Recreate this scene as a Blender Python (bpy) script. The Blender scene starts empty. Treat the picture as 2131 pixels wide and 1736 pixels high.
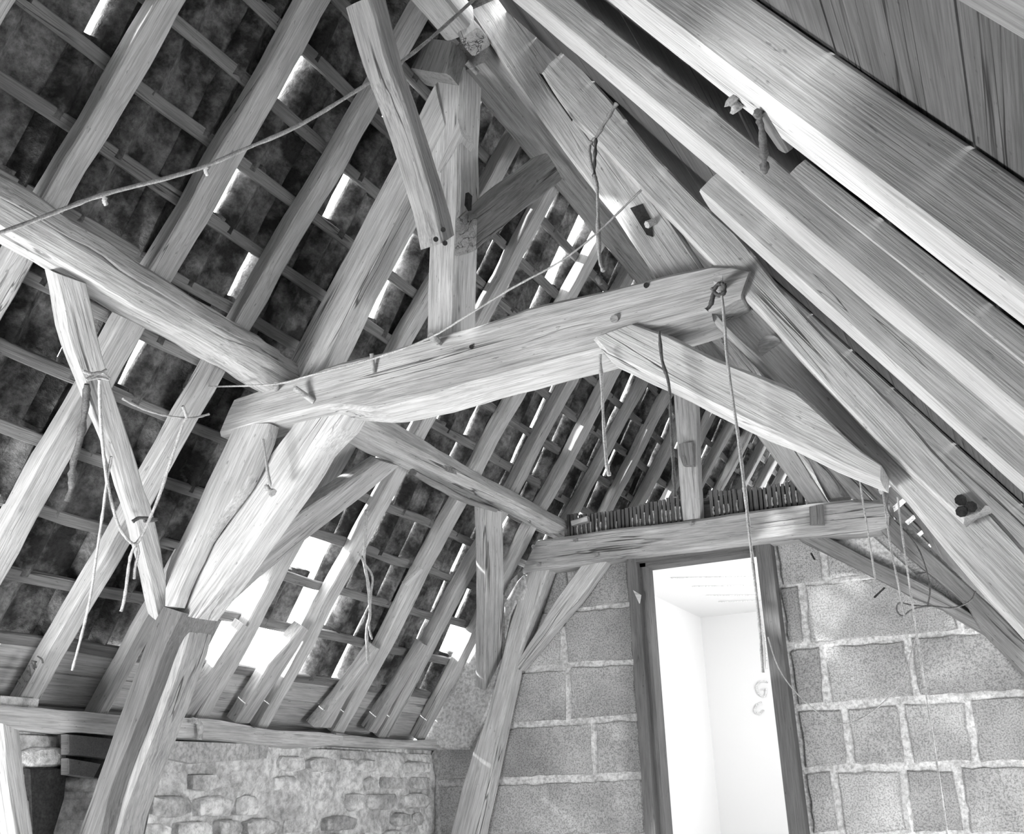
import bpy, bmesh, math, random
from mathutils import Vector, Matrix, noise
random.seed(7)
S = 1.4            # metres per plan unit
ZC = 1.1           # camera height above the floor, metres
W, H = 2131, 1736
# ------------------------------------------------------------------ camera
FPX = 2029.1
yaw, pit, rol = [math.radians(a) for a in (-27.26, 21.40, -1.477)]
CF = Vector((math.sin(yaw)*math.cos(pit), math.cos(yaw)*math.cos(pit), math.sin(pit)))
R0 = Vector((math.cos(yaw), -math.sin(yaw), 0)); U0 = R0.cross(CF)
CR = math.cos(rol)*R0 + math.sin(rol)*U0
CU = -math.sin(rol)*R0 + math.cos(rol)*U0
sc = bpy.context.scene
cam = bpy.data.cameras.new('camera'); co = bpy.data.objects.new('camera', cam)
sc.collection.objects.link(co)
M = Matrix((CR, CU, -CF)).transposed().to_4x4(); M.translation = Vector((0, 0, ZC))
co.matrix_world = M
cam.sensor_fit = 'HORIZONTAL'; cam.sensor_width = 36; cam.lens = 36*FPX/W; cam.clip_start = .02
sc.camera = co
# ------------------------------------------------------------------ light
wd = bpy.data.worlds.new('overcast_sky'); sc.world = wd; wd.use_nodes = True
bg = wd.node_tree.nodes['Background']; bg.inputs[0].default_value = (1, 1, 1, 1); bg.inputs[1].default_value = 8.0
def up(p): return Vector((p[0]*S, p[1]*S, p[2]*S + ZC))
def lamp(kind, name, e, loc, to, **k):
    l = bpy.data.lights.new(name, kind); l.energy = e
    for a, b in k.items(): setattr(l, a, b)
    o = bpy.data.objects.new(name, l); sc.collection.objects.link(o)
    o.location = up(loc); d = up(to) - up(loc)
    o.rotation_euler = d.to_track_quat('-Z', 'Y').to_euler(); return o
lamp('SUN', 'sun', 17.0, (-6.20, -2.01, 4.9), (-.20, .94, .90), angle=math.radians(2.5))
# area lamp in an assumed low opening of the left wall, beside the photographer
lamp('AREA', 'assumed_side_lamp', 105, (-2.36, .45, -.30), (-.8, 1.7, .75), shape='RECTANGLE', size=1.0, size_y=1.0)
# added fill lamp in an unseen gap of the right wall, brightening the far end
lamp('AREA', 'right_fill_lamp', 42, (.50, 2.55, -.55), (-2.2, 3.0, .15), shape='RECTANGLE', size=1.2, size_y=.6)
# added area lamp inside the closed white lobby behind the doorway, brightening it
lamp('AREA', 'added_lobby_lamp', 33, (-.55, 5.2, .5), (-1.8, 5.4, .4), shape='RECTANGLE', size=.9, size_y=.9)
sc.view_settings.view_transform = 'Standard'; sc.view_settings.look = 'None'
sc.view_settings.gamma = 1; sc.view_settings.use_curve_mapping = False
sc.view_settings.exposure = 0.22
sc.cycles.max_bounces = 8; sc.cycles.diffuse_bounces = 4
# ------------------------------------------------------------------ helpers
def ray(x, y): return CF + (x-1065.5)/FPX*CR - (y-868)/FPX*CU
def proj(p):
    p = Vector(p); d = p.dot(CF)
    return (1065.5+FPX*p.dot(CR)/d, 868-FPX*p.dot(CU)/d)
def PY(y): return (Vector((0, 1, 0)), y)
def PX(x): return (Vector((-1, 0, 0)), -x)
def PLp(c, k=1.5): n = Vector((-k, 0, 1)); l = n.length; return (n/l, c/l)      # left slope: z = kx + c
def PRp(c, k=1.5): n = Vector((k, 0, 1)); l = n.length; return (n/l, c/l)       # right slope: z = -kx + c
CL, CRR = 4.085, .515
def on(q, pl):
    r = ray(*q); return r*(pl[1]/r.dot(pl[0]))
def ext(q, pl, y):     # same line carried on along the ridge direction to depth y
    p = on(q, pl); return proj((p.x, y, p.z))
def link(o, parent=None):
    sc.collection.objects.link(o)
    if parent: o.parent = parent
    return o
def tag(o, label, cat, group=None, kind=None):
    if label: o['label'] = label
    if cat: o['category'] = cat
    if group: o['group'] = group
    if kind: o['kind'] = kind
    return o
def empty(name, loc=(0, 0, 0)):
    o = bpy.data.objects.new(name, None); o.location = up(loc); o.empty_display_size = .1
    return link(o)
def finish(me, mat, smooth=40):
    me.materials.append(mat)
    if smooth:
        bm = bmesh.new(); bm.from_mesh(me); bmesh.ops.recalc_face_normals(bm, faces=bm.faces)
        lim = math.radians(smooth)
        for f in bm.faces: f.smooth = True
        for e in bm.edges:
            if len(e.link_faces) == 2 and e.calc_face_angle(0) > lim: e.smooth = False
        bm.to_mesh(me); bm.free()
def world_obj(name, verts, faces, mat, parent=None, smooth=40, frame=None, plan=True):
    """verts in plan units; object gets its own origin and axes (frame: 3x3 columns)"""
    V = [up(v) if plan else Vector(v) for v in verts]
    c = sum(V, Vector())/len(V)
    R = frame if frame is not None else Matrix.Identity(3)
    Ri = R.transposed()
    me = bpy.data.meshes.new(name); me.from_pydata([Ri @ (v-c) for v in V], [], faces); me.update()
    finish(me, mat, smooth)
    o = bpy.data.objects.new(name, me); link(o)
    mw = R.to_4x4(); mw.translation = c
    if parent:
        o.parent = parent
        o.matrix_parent_inverse = Matrix.Identity(4)
        o.matrix_local = pworld(parent).inverted() @ mw
        WM[o.name] = mw
    else:
        o.matrix_world = mw; WM[o.name] = mw
    return o
WM = {}
def pworld(o):
    if o.name in WM: return WM[o.name]
    return Matrix.Translation(o.location)
def resample(pts, n):
    L = [0]
    for a, b in zip(pts, pts[1:]): L.append(L[-1]+(b-a).length)
    out = []
    for i in range(n):
        t = L[-1]*i/(n-1); k = 0
        while k < len(L)-2 and L[k+1] < t: k += 1
        f = (t-L[k])/max(1e-9, L[k+1]-L[k]); out.append(pts[k].lerp(pts[k+1], f))
    return out
def loft(name, A, B, tvec, mat, parent=None, wob=.004, cham=.09, seed=None, step=.05, rough_end=.0):
    """timber between two edge lines A and B (plan units) of its front face, going back by tvec"""
    sd = random.random()*100 if seed is None else seed
    ln = sum((b-a).length for a, b in zip(A, A[1:]))
    n = max(5, min(70, int(ln/step)+2))
    A = resample(A, n); B = resample(B, n)
    th = tvec.length; tn = tvec.normalized()
    ex = ((A[-1]+B[-1])-(A[0]+B[0])).normalized(); ez = (tn - ex*tn.dot(ex)).normalized(); ey = ez.cross(ex)
    verts = []; ring = None
    for i in range(n):
        a, b = A[i], B[i]; w = (b-a).length; s = (b-a)/max(w, 1e-6)
        c = cham*min(w, th)
        loc = [(c, 0), (w*.35, -.0008), (w*.65, -.0008), (w-c, 0), (w, c), (w+.002, th*.5), (w, th-c), (w-c, th), (w*.5, th), (c, th), (0, th-c), (-.002, th*.5), (0, c)]
        ring = len(loc)
        for j, (u, d) in enumerate(loc):
            p = a + s*u + tn*d
            nv = noise.noise_vector(Vector((p.x*3+sd, p.y*3, p.z*3)))*wob*1.5 + noise.noise_vector(Vector((p.x*11, p.y*11+sd, p.z*11)))*wob*.6
            if i in (0, n-1): nv = nv + ex*random.uniform(-rough_end, rough_end)
            verts.append(p+nv)
    faces = []
    for i in range(n-1):
        for j in range(ring):
            k = (j+1) % ring
            faces.append((i*ring+j, i*ring+k, (i+1)*ring+k, (i+1)*ring+j))
    faces.append(tuple(reversed(range(ring)))); faces.append(tuple(range((n-1)*ring, n*ring)))
    return world_obj(name, verts, faces, mat, parent, 35, Matrix((ex, ey, ez)).transposed())
def timber(name, label, cat, mat, pl, ea, eb, th, group=None, parent=None, **k):
    """edges ea, eb are points of the front face seen in the photograph, placed on the timber's real plane"""
    o = loft(name, [on(q, pl) for q in ea], [on(q, pl) for q in eb], pl[0]*th, mat, parent, **k)
    if not parent: tag(o, label, cat, group)
    return o
def beam3(name, p0, p1, w, t, wdir, tdir, mat, parent=None, **k):
    p0, p1, wdir, tdir = Vector(p0), Vector(p1), Vector(wdir).normalized(), Vector(tdir).normalized()
    h = wdir*w/2
    return loft(name, [p0-h-tdir*t/2, p1-h-tdir*t/2], [p0+h-tdir*t/2, p1+h-tdir*t/2], tdir*t, mat, parent, **k)
def tube(name, pts, r, mat, parent=None, fuzz=0, sides=6, sub=4):
    """pts plan units, Catmull-Rom smoothed"""
    P = [Vector(p) for p in pts]; Q = []
    for i in range(len(P)-1):
        a, b, c, d = P[max(i-1, 0)], P[i], P[i+1], P[min(i+2, len(P)-1)]
        for s in range(sub):
            t = s/sub
            Q.append(.5*((2*b)+(c-a)*t+(2*a-5*b+4*c-d)*t*t+(3*b-a-3*c+d)*t**3))
    Q.append(P[-1]); verts = []; faces = []
    for i, q in enumerate(Q):
        t = (Q[min(i+1, len(Q)-1)]-Q[max(i-1, 0)]).normalized()
        u = t.cross(Vector((.3, .9, .1))).normalized(); v = t.cross(u)
        rr = r*(1+random.uniform(-fuzz, fuzz))
        for j in range(sides):
            a = 2*math.pi*j/sides + i*.5
            verts.append(q+(u*math.cos(a)+v*math.sin(a))*rr)
    for i in range(len(Q)-1):
        for j in range(sides):
            k = (j+1) % sides; faces.append((i*sides+j, i*sides+k, (i+1)*sides+k, (i+1)*sides+j))
    faces.append(tuple(range(sides))); faces.append(tuple(range((len(Q)-1)*sides, len(Q)*sides)))
    return world_obj(name, verts, faces, mat, parent, 60)
def cord(name, label, pl, px, r, mat, cat='cord', group=None, fuzz=.15):
    o = tube(name, [on(q, pl) for q in px], r, mat, fuzz=fuzz); return tag(o, label, cat, group)
def fr(a, b): return Matrix((a, b, a.cross(b))).transposed()
YV = Vector((0, 1, 0)); ZV = Vector((0, 0, 1)); XV = Vector((1, 0, 0))
def ngon(name, poly, tvec, mat, parent=None, bev=0.0, jit=0.0, frame=None):
    """flat polygon (plan units) extruded by tvec, front edge bevelled"""
    n = len(poly); c = sum(poly, Vector())/n
    tn = tvec.normalized()
    P = [p+Vector([random.uniform(-jit, jit) for _ in range(3)]) for p in poly]
    if bev:
        verts = [p+(c-p).normalized()*bev for p in P]+[p+tn*bev for p in P]+[p+tvec for p in P]
        fs = [tuple(range(n))]
        for a in (0, n):
            for i in range(n): j = (i+1) % n; fs.append((a+i, a+j, a+n+j, a+n+i))
        fs.append(tuple(range(3*n-1, 2*n-1, -1)))
    else:
        verts = P+[p+tvec for p in P]; fs = [tuple(range(n)), tuple(range(2*n-1, n-1, -1))]
        for i in range(n): j = (i+1) % n; fs.append((i, j, n+j, n+i))
    return world_obj(name, verts, fs, mat, parent, 30, frame)
def clip(poly, a, b, c):
    """2-D half plane a*x+b*z<=c"""
    out = []
    for i in range(len(poly)):
        p, q = poly[i], poly[(i+1) % len(poly)]
        fp, fq = a*p[0]+b*p[1]-c, a*q[0]+b*q[1]-c
        if fp <= 0: out.append(p)
        if fp*fq < 0:
            t = fp/(fp-fq); out.append((p[0]+(q[0]-p[0])*t, p[1]+(q[1]-p[1])*t))
    return out
# ------------------------------------------------------------------ materials (greyscale: the photograph is black and white)
def nt(name):
    m = bpy.data.materials.new(name); m.use_nodes = True; t = m.node_tree
    b = t.nodes['Principled BSDF']; b.inputs['Roughness'].default_value = .85; b.inputs['Specular IOR Level'].default_value = .25
    return m, t, b
def N(t, ty, **k):
    n = t.nodes.new(ty)
    for a, v in k.items():
        if a in n.inputs: n.inputs[a].default_value = v
        else: setattr(n, a, v)
    return n
def ramp(t, src, stops):
    r = t.nodes.new('ShaderNodeValToRGB'); e = r.color_ramp.elements
    while len(e) < len(stops): e.new(.5)
    for el, (p, v) in zip(e, stops): el.position = p; el.color = (v, v, v, 1)
    t.links.new(src, r.inputs[0]); return r.outputs[0]
def mul(t, a, b, op='MULTIPLY'):
    m = t.nodes.new('ShaderNodeMath'); m.operation = op
    for i, x in enumerate((a, b)):
        if isinstance(x, (int, float)): m.inputs[i].default_value = x
        else: t.links.new(x, m.inputs[i])
    return m.outputs[0]
def coords(t, scale, rnd=True):
    tc = N(t, 'ShaderNodeTexCoord'); mp = N(t, 'ShaderNodeMapping'); mp.inputs['Scale'].default_value = scale
    src = tc.outputs['Object']
    if rnd:
        oi = N(t, 'ShaderNodeObjectInfo'); va = N(t, 'ShaderNodeVectorMath', operation='ADD')
        m = mul(t, oi.outputs['Random'], 37.0)
        t.links.new(src, va.inputs[0]); t.links.new(m, va.inputs[1]); src = va.outputs[0]
    t.links.new(src, mp.inputs[0]); return mp.outputs[0]
def noi(t, vec, sc_, det=4, rough=.6):
    n = N(t, 'ShaderNodeTexNoise'); n.inputs['Scale'].default_value = sc_; n.inputs['Detail'].default_value = det; n.inputs['Roughness'].default_value = rough
    t.links.new(vec, n.inputs['Vector']); return n.outputs['Fac']
def wood(name, base, dark=.55, crack=.010, vary=.2, bump=.5):
    m, t, b = nt(name)
    grain = noi(t, coords(t, (2.2, 60, 60)), 1, 8, .68)
    fine = noi(t, coords(t, (7, 230, 230)), 1, 3, .6)
    blot = noi(t, coords(t, (1.6, 4.5, 4.5)), 1.0, 4, .55)
    crk = noi(t, coords(t, (.45, 18, 18)), 1, 3, .45)
    msk = ramp(t, noi(t, coords(t, (1.1, 6, 6)), 1, 2, .5), [(.53, 1), (.62, 0)])
    knot = N(t, 'ShaderNodeTexVoronoi'); t.links.new(coords(t, (3.0, 7.5, 7.5)), knot.inputs['Vector']); knot.inputs['Scale'].default_value = 1.0
    kn = ramp(t, knot.outputs['Distance'], [(.0, .5), (.03, .62), (.06, .9), (.09, 1)])
    worm = noi(t, coords(t, (30, 90, 90)), 1, 2, .5)
    wm = ramp(t, worm, [(.0, 1), (.69, 1), (.75, .6), (1, .45)])
    g = ramp(t, grain, [(.25, dark), (.5, .95), (.75, 1.1)])
    f = ramp(t, fine, [(.3, .68), (.62, 1.06)])
    bl = ramp(t, blot, [(.3, .72), (.65, 1.1)])
    ab = N(t, 'ShaderNodeMath', operation='ABSOLUTE'); t.links.new(mul(t, crk, .5, 'SUBTRACT'), ab.inputs[0])
    ck = mul(t, ramp(t, ab.outputs[0], [(crack*.3, .22), (crack, 1)]), msk, 'MAXIMUM')
    oi = N(t, 'ShaderNodeObjectInfo')
    vr = mul(t, mul(t, mul(t, oi.outputs['Random'], vary), 1-vary/2, 'ADD'), base)
    v = mul(t, mul(t, mul(t, g, f), mul(t, bl, ck)), mul(t, mul(t, kn, wm), vr))
    cb = N(t, 'ShaderNodeCombineColor'); 
    for i in range(3): t.links.new(v, cb.inputs[i])
    t.links.new(cb.outputs[0], b.inputs['Base Color'])
    bp = N(t, 'ShaderNodeBump'); bp.inputs['Strength'].default_value = bump; bp.inputs['Distance'].default_value = .012
    t.links.new(mul(t, mul(t, g, .5), mul(t, mul(t, f, .35), mul(t, ck, .9), 'ADD'), 'ADD'), bp.inputs['Height']); t.links.new(bp.outputs[0], b.inputs['Normal'])
    return m
def grit(name, lo, hi, scale=6, fine=60, bump=.6, dist=.01, vary=.0, contrast=(.35, .65), pits=(.35, .6, .6, 1.15)):
    m, t, b = nt(name)
    a = noi(t, coords(t, (1, 1, 1)), scale, 8, .62); c = noi(t, coords(t, (1, 1, 1)), fine, 4, .7)
    v = ramp(t, a, [(contrast[0], lo), (contrast[1], hi)])
    v = mul(t, v, ramp(t, c, [(pits[0], pits[1]), (pits[2], pits[3])]))
    if vary:
        oi = N(t, 'ShaderNodeObjectInfo'); v = mul(t, v, mul(t, mul(t, oi.outputs['Random'], vary), 1-vary/2, 'ADD'))
    cb = N(t, 'ShaderNodeCombineColor')
    for i in range(3): t.links.new(v, cb.inputs[i])
    t.links.new(cb.outputs[0], b.inputs['Base Color'])
    bp = N(t, 'ShaderNodeBump'); bp.inputs['Strength'].default_value = bump; bp.inputs['Distance'].default_value = dist
    t.links.new(mul(t, a, mul(t, c, .5), 'ADD'), bp.inputs['Height']); t.links.new(bp.outputs[0], b.inputs['Normal'])
    return m
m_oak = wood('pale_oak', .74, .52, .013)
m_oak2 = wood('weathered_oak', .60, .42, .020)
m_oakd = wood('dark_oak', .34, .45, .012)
m_raf = wood('rafter_softwood', .64, .65, .007)
m_rafr = wood('new_rafter_softwood', .64, .78, .004, .1, .3)
m_eave = wood('eaves_softwood', .6, .6, .006)
m_front = wood('dark_front_oak', .24, .6, .010)  # front face of the truss post, darker than its flank
m_bat = wood('batten_softwood', .26, .5, .01)
m_board = wood('sarking_board', .15, .6, .008)
m_frame = wood('painted_frame', .20, .8, .003)
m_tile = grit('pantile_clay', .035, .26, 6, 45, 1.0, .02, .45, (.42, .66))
m_mort = grit('lime_mortar', .58, .8, 4, 50, .8, .02)
m_block = grit('breeze_block', .34, .62, 2.5, 120, 1.0, .014, .35, (.3, .7), (.38, .58, .56, 1.2))
m_stone = grit('limewashed_stone', .48, .95, 4, 26, .9, .03, .4)
m_wash = grit('limewash', .5, .95, 4, 26, .8, .03)
m_white, _t, _b = nt('white_distemper'); _b.inputs['Base Color'].default_value = (.82, .82, .82, 1)
m_floor = grit('earth_floor', .4, .6, 3, 40, .5, .02)
m_rope = grit('hemp_rope', .40, .6, 30, 200, .5, .002)
m_roped = grit('dark_rope', .10, .18, 30, 200, .5, .002)
m_iron = grit('black_iron', .02, .05, 30, 200, .3, .002)
m_lath = wood('lath_wood', .20, .6)
m_mark = grit('pencil_mark', .72, .76, 30, 100, .1, .001)
m_cut = grit('chisel_mark', .10, .14, 30, 100, .1, .001)
m_hole = grit('mortise_shadow', .03, .05, 30, 100, .1, .001)  # shade inside holes and recesses, put into the colour
# ================================================================== SETTING
TILE_C = CL + .30      # outer skin of the left slope
def planks(x0, x1, y0, y1, z, name, n, mat, kind=True):
    o = empty(name, ((x0+x1)/2, (y0+y1)/2, z)); o['kind'] = 'structure'
    w = (x1-x0)/n
    for i in range(n):
        a = x0+i*w+.004; b = a+w-.008
        ngon('plank', [Vector((a, y0, z)), Vector((b, y0, z)), Vector((b, y1, z)), Vector((a, y1, z))], Vector((0, 0, -.03)), mat, o)
    return o
planks(-2.9, .9, -1.6, 4.0, -.786, 'floor', 14, m_floor)
# ---- left masonry wall
wl = empty('wall_left', (-2.6, 1.2, -.786)); wl['kind'] = 'structure'
def boxv(x0, x1, y0, y1, z0, z1):
    v = [(x, y, z) for x in (x0, x1) for y in (y0, y1) for z in (z0, z1)]
    f = [(0, 1, 3, 2), (4, 6, 7, 5), (0, 4, 5, 1), (2, 3, 7, 6), (0, 2, 6, 4), (1, 5, 7, 3)]
    return [Vector(p) for p in v], f
def box(name, x0, x1, y0, y1, z0, z1, mat, parent=None, frame=None):
    v, f = boxv(x0, x1, y0, y1, z0, z1); return world_obj(name, v, f, mat, parent, 30, frame)
def gridwall(name, y0, y1, z0, z1, x, mat, parent, amp=.02, st=.025):
    ny = int((y1-y0)/st)+1; nz = int((z1-z0)/st)+1; V = []; Fc = []
    for i in range(ny+1):
        for j in range(nz+1):
            y = y0+(y1-y0)*i/ny; z = z0+(z1-z0)*j/nz
            d = noise.fractal(Vector((y*4, z*5, 3)), .8, 2.1, 5)*amp
            V.append(Vector((x+d, y, z)))
    for i in range(ny):
        for j in range(nz):
            a = i*(nz+1)+j; Fc.append((a, a+nz+1, a+nz+2, a+1))
    return world_obj(name, V, Fc, mat, parent, 60)
gridwall('limewash_face', .85, 4.05, -.786, .20, -2.545, m_wash, wl, .030, .022)
box('wall_core', -2.95, -2.56, .85, 8.2, -.786, .235, m_wash, wl); box('wall_core', -2.95, -2.54, -1.6, .0, -.786, .20, m_wash, wl); box('lintel', -2.95, -2.54, .0, .85, .10, .20, m_oakd, wl)  # unseen gap below the lintel is an assumed opening for the side lamp
# rubble stones standing proud of the worn limewash
def stone(y0, y1, z0, z1, x, mat, parent, proud):
    cy, cz = (y0+y1)/2, (z0+z1)/2; a, b = (y1-y0)/2, (z1-z0)/2; n = 9; V = []; ph = random.random()
    ringp = []
    for k in range(n):
        t = 2*math.pi*(k+ph)/n; c, s = math.cos(t), math.sin(t)
        r = 1/max(abs(c), abs(s))**.92*random.uniform(.88, .99)
        ringp.append((cy+a*c*r, cz+b*s*r))
    for sx, sc_ in ((-.035, 1.0), (proud*.55, .95), (proud, .72)):
        for (py, pz) in ringp:
            V.append(Vector((x+sx+random.uniform(-.003, .003), cy+(py-cy)*sc_, cz+(pz-cz)*sc_)))
    Fc = []
    for r_ in range(2):
        for k in range(n):
            j = (k+1) % n; Fc.append((r_*n+k, r_*n+j, (r_+1)*n+j, (r_+1)*n+k))
    V.append(Vector((x+proud*1.08, cy, cz)))
    for k in range(n): Fc.append((2*n+k, 2*n+(k+1) % n, 3*n))
    return world_obj('stone', V, Fc, mat, parent, 50)
random.seed(21)
z = -.20; cnt = 0
z = .175
while z > -.70:
    h = random.uniform(.06, .11); y = .92
    while y < 3.92:
        w = random.uniform(.10, .26)
        q = proj((-2.53, y+w/2, z-h/2))
        skip = (55 < q[0] < 155 and q[1] > 1590) or (130 < q[0] < 245 and 1515 < q[1] < 1615) or (310 < q[0] < 560 and q[1] < 1590)
        if not skip and cnt < 298 and random.random() < .9:
            stone(y+.006, y+w-.006, z-h+.006, z-.004, -2.535, m_stone, wl, random.uniform(.006, .026)); cnt += 1
        y += w
    z -= h
# flat dark panels painting the shade of the board pocket, niche and broken plaster edge at the far left of the wall
pk = PX(-2.505)
def wallpoly(name, px, pl, th, mat, parent=None, bev=.004): return ngon(name, [on(q, pl) for q in px], pl[0]*th, mat, parent, bev)
wallpoly('niche_shade', [(62, 1600), (140, 1600), (135, 1660), (112, 1736), (110, 1790), (70, 1790)], PX(-2.50), .03, m_hole, wl)
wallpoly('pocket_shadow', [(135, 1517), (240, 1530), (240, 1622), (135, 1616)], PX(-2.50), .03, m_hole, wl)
wallpoly('pocket_board', [(142, 1528), (238, 1538), (225, 1580), (142, 1570)], PX(-2.47), .03, m_frame, wl)
wallpoly('pocket_board', [(142, 1578), (212, 1590), (196, 1620), (142, 1612)], PX(-2.47), .03, m_frame, wl)
wallpoly('slot', [(310, 1540), (562, 1550), (556, 1578), (400, 1590), (305, 1570)], PX(-2.497), .02, m_floor, wl)
random.seed(5)
# ---- wall plate on the masonry
tag(timber('wall_plate', None, None, m_oak, PX(-2.46), [ext((0, 1466), PX(-2.46), .9), (0, 1466), (232, 1484), (320, 1492), (440, 1500), (600, 1520), (715, 1532)], [ext((0, 1510), PX(-2.46), .9), (0, 1510), (232, 1528), (320, 1534), (562, 1548), (640, 1556), (715, 1552)], .16, wob=.006),
    'long pale squared wall plate lying on top of the limewashed stone wall', 'beam')
tag(timber('wall_plate', None, None, m_oak2, PX(-2.50), [(700, 1524), (780, 1536), (860, 1540), (934, 1541)], [(700, 1550), (800, 1556), (860, 1556), (934, 1563)], .16, wob=.005),
    'shorter dark wall plate on the stone wall nearest the block wall', 'beam')
tag(timber('plate_end', None, None, m_oak2, PX(-2.48), [(936, 1545), (985, 1553)], [(936, 1570), (982, 1580)], .12, wob=.003),
    'small cut timber end between the dark wall plate and the foot of the far truss', 'beam')
tag(timber('packing_timber', None, None, m_oakd, PX(-2.5), [(936, 1578), (980, 1586)], [(936, 1607), (970, 1612)], .12, wob=.003),
    'dark packing timber built in below the cut plate end beside the far truss', 'beam')
cord('plate_strap', 'pale bent strap hooked over the long wall plate', PX(-2.44), [(398, 1500), (412, 1502), (417, 1520), (415, 1540)], .010, m_wash, 'strap')
# ---- far partition of concrete blocks
wb = empty('wall_back', (-1.0, 4.1, -.786)); wb['kind'] = 'structure'
def roofclip(p, mg=.03):
    p = clip(p, 1.5, 1.0, CRR-mg*1.8); return clip(p, -1.5, 1.0, CL-mg*1.8)
DX0, DX1, DZ = -1.51, -.872, 1.0
for nm, P in (('mortar_bed', [(-2.75, -.786), (DX0, -.786), (DX0, 1.0), (-2.75, 1.0)]), ('mortar_bed', [(DX1, -.786), (.9, -.786), (.9, 1.0), (DX1, 1.0)])):
    P = roofclip(P); ngon(nm, [Vector((x, 4.055, z)) for x, z in P], Vector((0, .09, 0)), m_mort, wb)
def bx(px, zz):      # world x of a joint seen at photo x
    lo, hi = -3, 1
    for _ in range(40):
        mid = (lo+hi)/2
        if proj((mid, 4.03, zz))[0] < px: lo = mid
        else: hi = mid
    return lo
rows = [(1.0, .792, [1185], [1712]), (.785, .552, [1168], [1672, 1985]), (.535, .317, [1178], [1714, 1896]),
        (.297, .088, [1235], [1763, 1880, 2020]), (.067, -.15, [], [1738, 1885, 2003]), (-.165, -.385, [1180], [1800, 1990]), (-.4, -.62, [], [1730, 1930]), (-.635, -.78, [1200], [1850])]
for zt, zb, jl, jr in rows:
    zm = (zt+zb)/2
    xl = [-2.52]+[bx(j, zm) for j in jl]+[DX0]
    xr = [DX1]+[bx(j, zm) for j in jr]+[.45, .9]
    for xs in (xl, xr):
        for a, b in zip(xs, xs[1:]):
            if b-a < .05: continue
            g = .015; e_ = [random.uniform(-.006, .006) for _ in range(8)]
            P = [(a+g+e_[0], zb+.004+e_[1]), (b-g+e_[2], zb+.004+e_[3]), (b-g+e_[4], zt-.004+e_[5]), (a+g+e_[6], zt-.004+e_[7])]
            P = roofclip(P, .06)
            if len(P) < 3: continue
            # wavy broken arrises
            Q = []
            for i in range(len(P)):
                p, q = P[i], P[(i+1) % len(P)]; k = max(1, int(math.hypot(q[0]-p[0], q[1]-p[1])/.035))
                for s in range(k):
                    t = s/k; Q.append((p[0]+(q[0]-p[0])*t+random.uniform(-.004, .004), p[1]+(q[1]-p[1])*t+random.uniform(-.004, .004)))
            ngon('block', [Vector((x, 4.044+random.uniform(-.002, .002), z)) for x, z in Q], Vector((0, .03, 0)), m_block, wb, .006)
# door frame
d1 = empty('door_1', (-1.19, 4.0, -.786)); d1['kind'] = 'structure'
def jamb(name, x0, x1, y0, y1, z0, z1): return box(name, x0, x1, y0, y1, z0, z1, m_frame, d1, fr(ZV, XV) if z1-z0 > .5 else None)
jamb('jamb', -1.505, -1.462, 3.985, 4.12, -.786, 1.0); jamb('stop', -1.462, -1.435, 4.03, 4.12, -.786, .955)
jamb('jamb', -.935, -.872, 3.985, 4.12, -.786, 1.0)
jamb('head', -1.462, -.935, 3.985, 4.12, .955, 1.02); jamb('stop', -1.462, -.935, 4.03, 4.12, .938, .955)
wallpoly('splinter', [(1317, 1228), (1333, 1238), (1330, 1256)], PY(3.98), .01, m_oak, d1, 0)
# white lobby beyond the doorway
lb = empty('wall_lobby', (-1.2, 5.4, -.786)); lb['kind'] = 'structure'
box('side_wall', -1.95, -1.92, 4.16, 6.4, -.786, 1.10, m_white, lb); box('side_wall', -.45, -.42, 4.16, 6.4, -.786, 1.10, m_white, lb)
box('end_wall', -1.95, -.42, 6.4, 6.45, -.786, 1.14, m_white, lb); box('lobby_ceiling', -1.93, -.44, 4.16, 6.45, 1.10, 1.12, m_white, lb)
box('floor_slab', -1.95, -.42, 4.0, 6.45, -.82, -.786, m_white, lb)
for px in ([(1395, 1203), (1590, 1199)], [(1440, 1221), (1590, 1218)], [(1470, 1240), (1592, 1239)], [(1495, 1253), (1596, 1250)]):
    n_, d_ = Vector((0, 0, 1)), 1.093
    P0, P1 = on(px[0], (n_, d_)), on(px[1], (n_, d_)); tube('ceiling_joint', [P0, P1], .003, m_mark, lb, sub=1, sides=4)
for px in ([(1598, 1420), (1584, 1418), (1574, 1428), (1578, 1444), (1592, 1450), (1594, 1434), (1585, 1436)], [(1585, 1462), (1574, 1468), (1570, 1480), (1580, 1486), (1590, 1478)], [(1583, 1290), (1592, 1330), (1596, 1392)]):
    tube('pencil_mark', [on(q, PY(6.39)) for q in px], .006, m_mark, lb, sub=2, sides=4)
# closed rear gable behind the photographer
wf = empty('wall_front', (-1, -1.65, -.786)); wf['kind'] = 'structure'
for P in ([(-2.95, -.786), (-1.6, -.786), (-1.6, .8), (-2.95, .8)], [(-.3, -.786), (1.1, -.786), (1.1, .8), (-.3, .8)], [(-2.95, .8), (1.1, .8), (1.1, 2.4), (-2.95, 2.4)], [(-1.6, -.786), (-.3, -.786), (-.3, .8), (-1.6, .8)]):
    P = roofclip(P, -.2); ngon('gable_panel', [Vector((x, -1.6, z)) for x, z in P], Vector((0, -.2, 0)), m_stone, wf)
wr_ = tag(empty('wall_right', (.6, 1, -.786)), None, None, None, 'structure')
box('wall_face', .55, .75, -1.6, 1.9, -.786, -.35, m_stone, wr_); box('wall_face', .55, .75, 3.2, 4.1, -.786, -.35, m_stone, wr_)  # unseen gap between the two faces is added for the right fill lamp
gb = empty('wall_gable', (-1.2, 8.6, .2)); gb['kind'] = 'structure'
P = roofclip([(-2.9, .0), (.6, .0), (.6, 2.6), (-2.9, 2.6)], -.15)
ngon('gable_stonework', [Vector((x, 8.2, z)) for x, z in P], Vector((0, .2, 0)), m_stone, gb)
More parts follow.
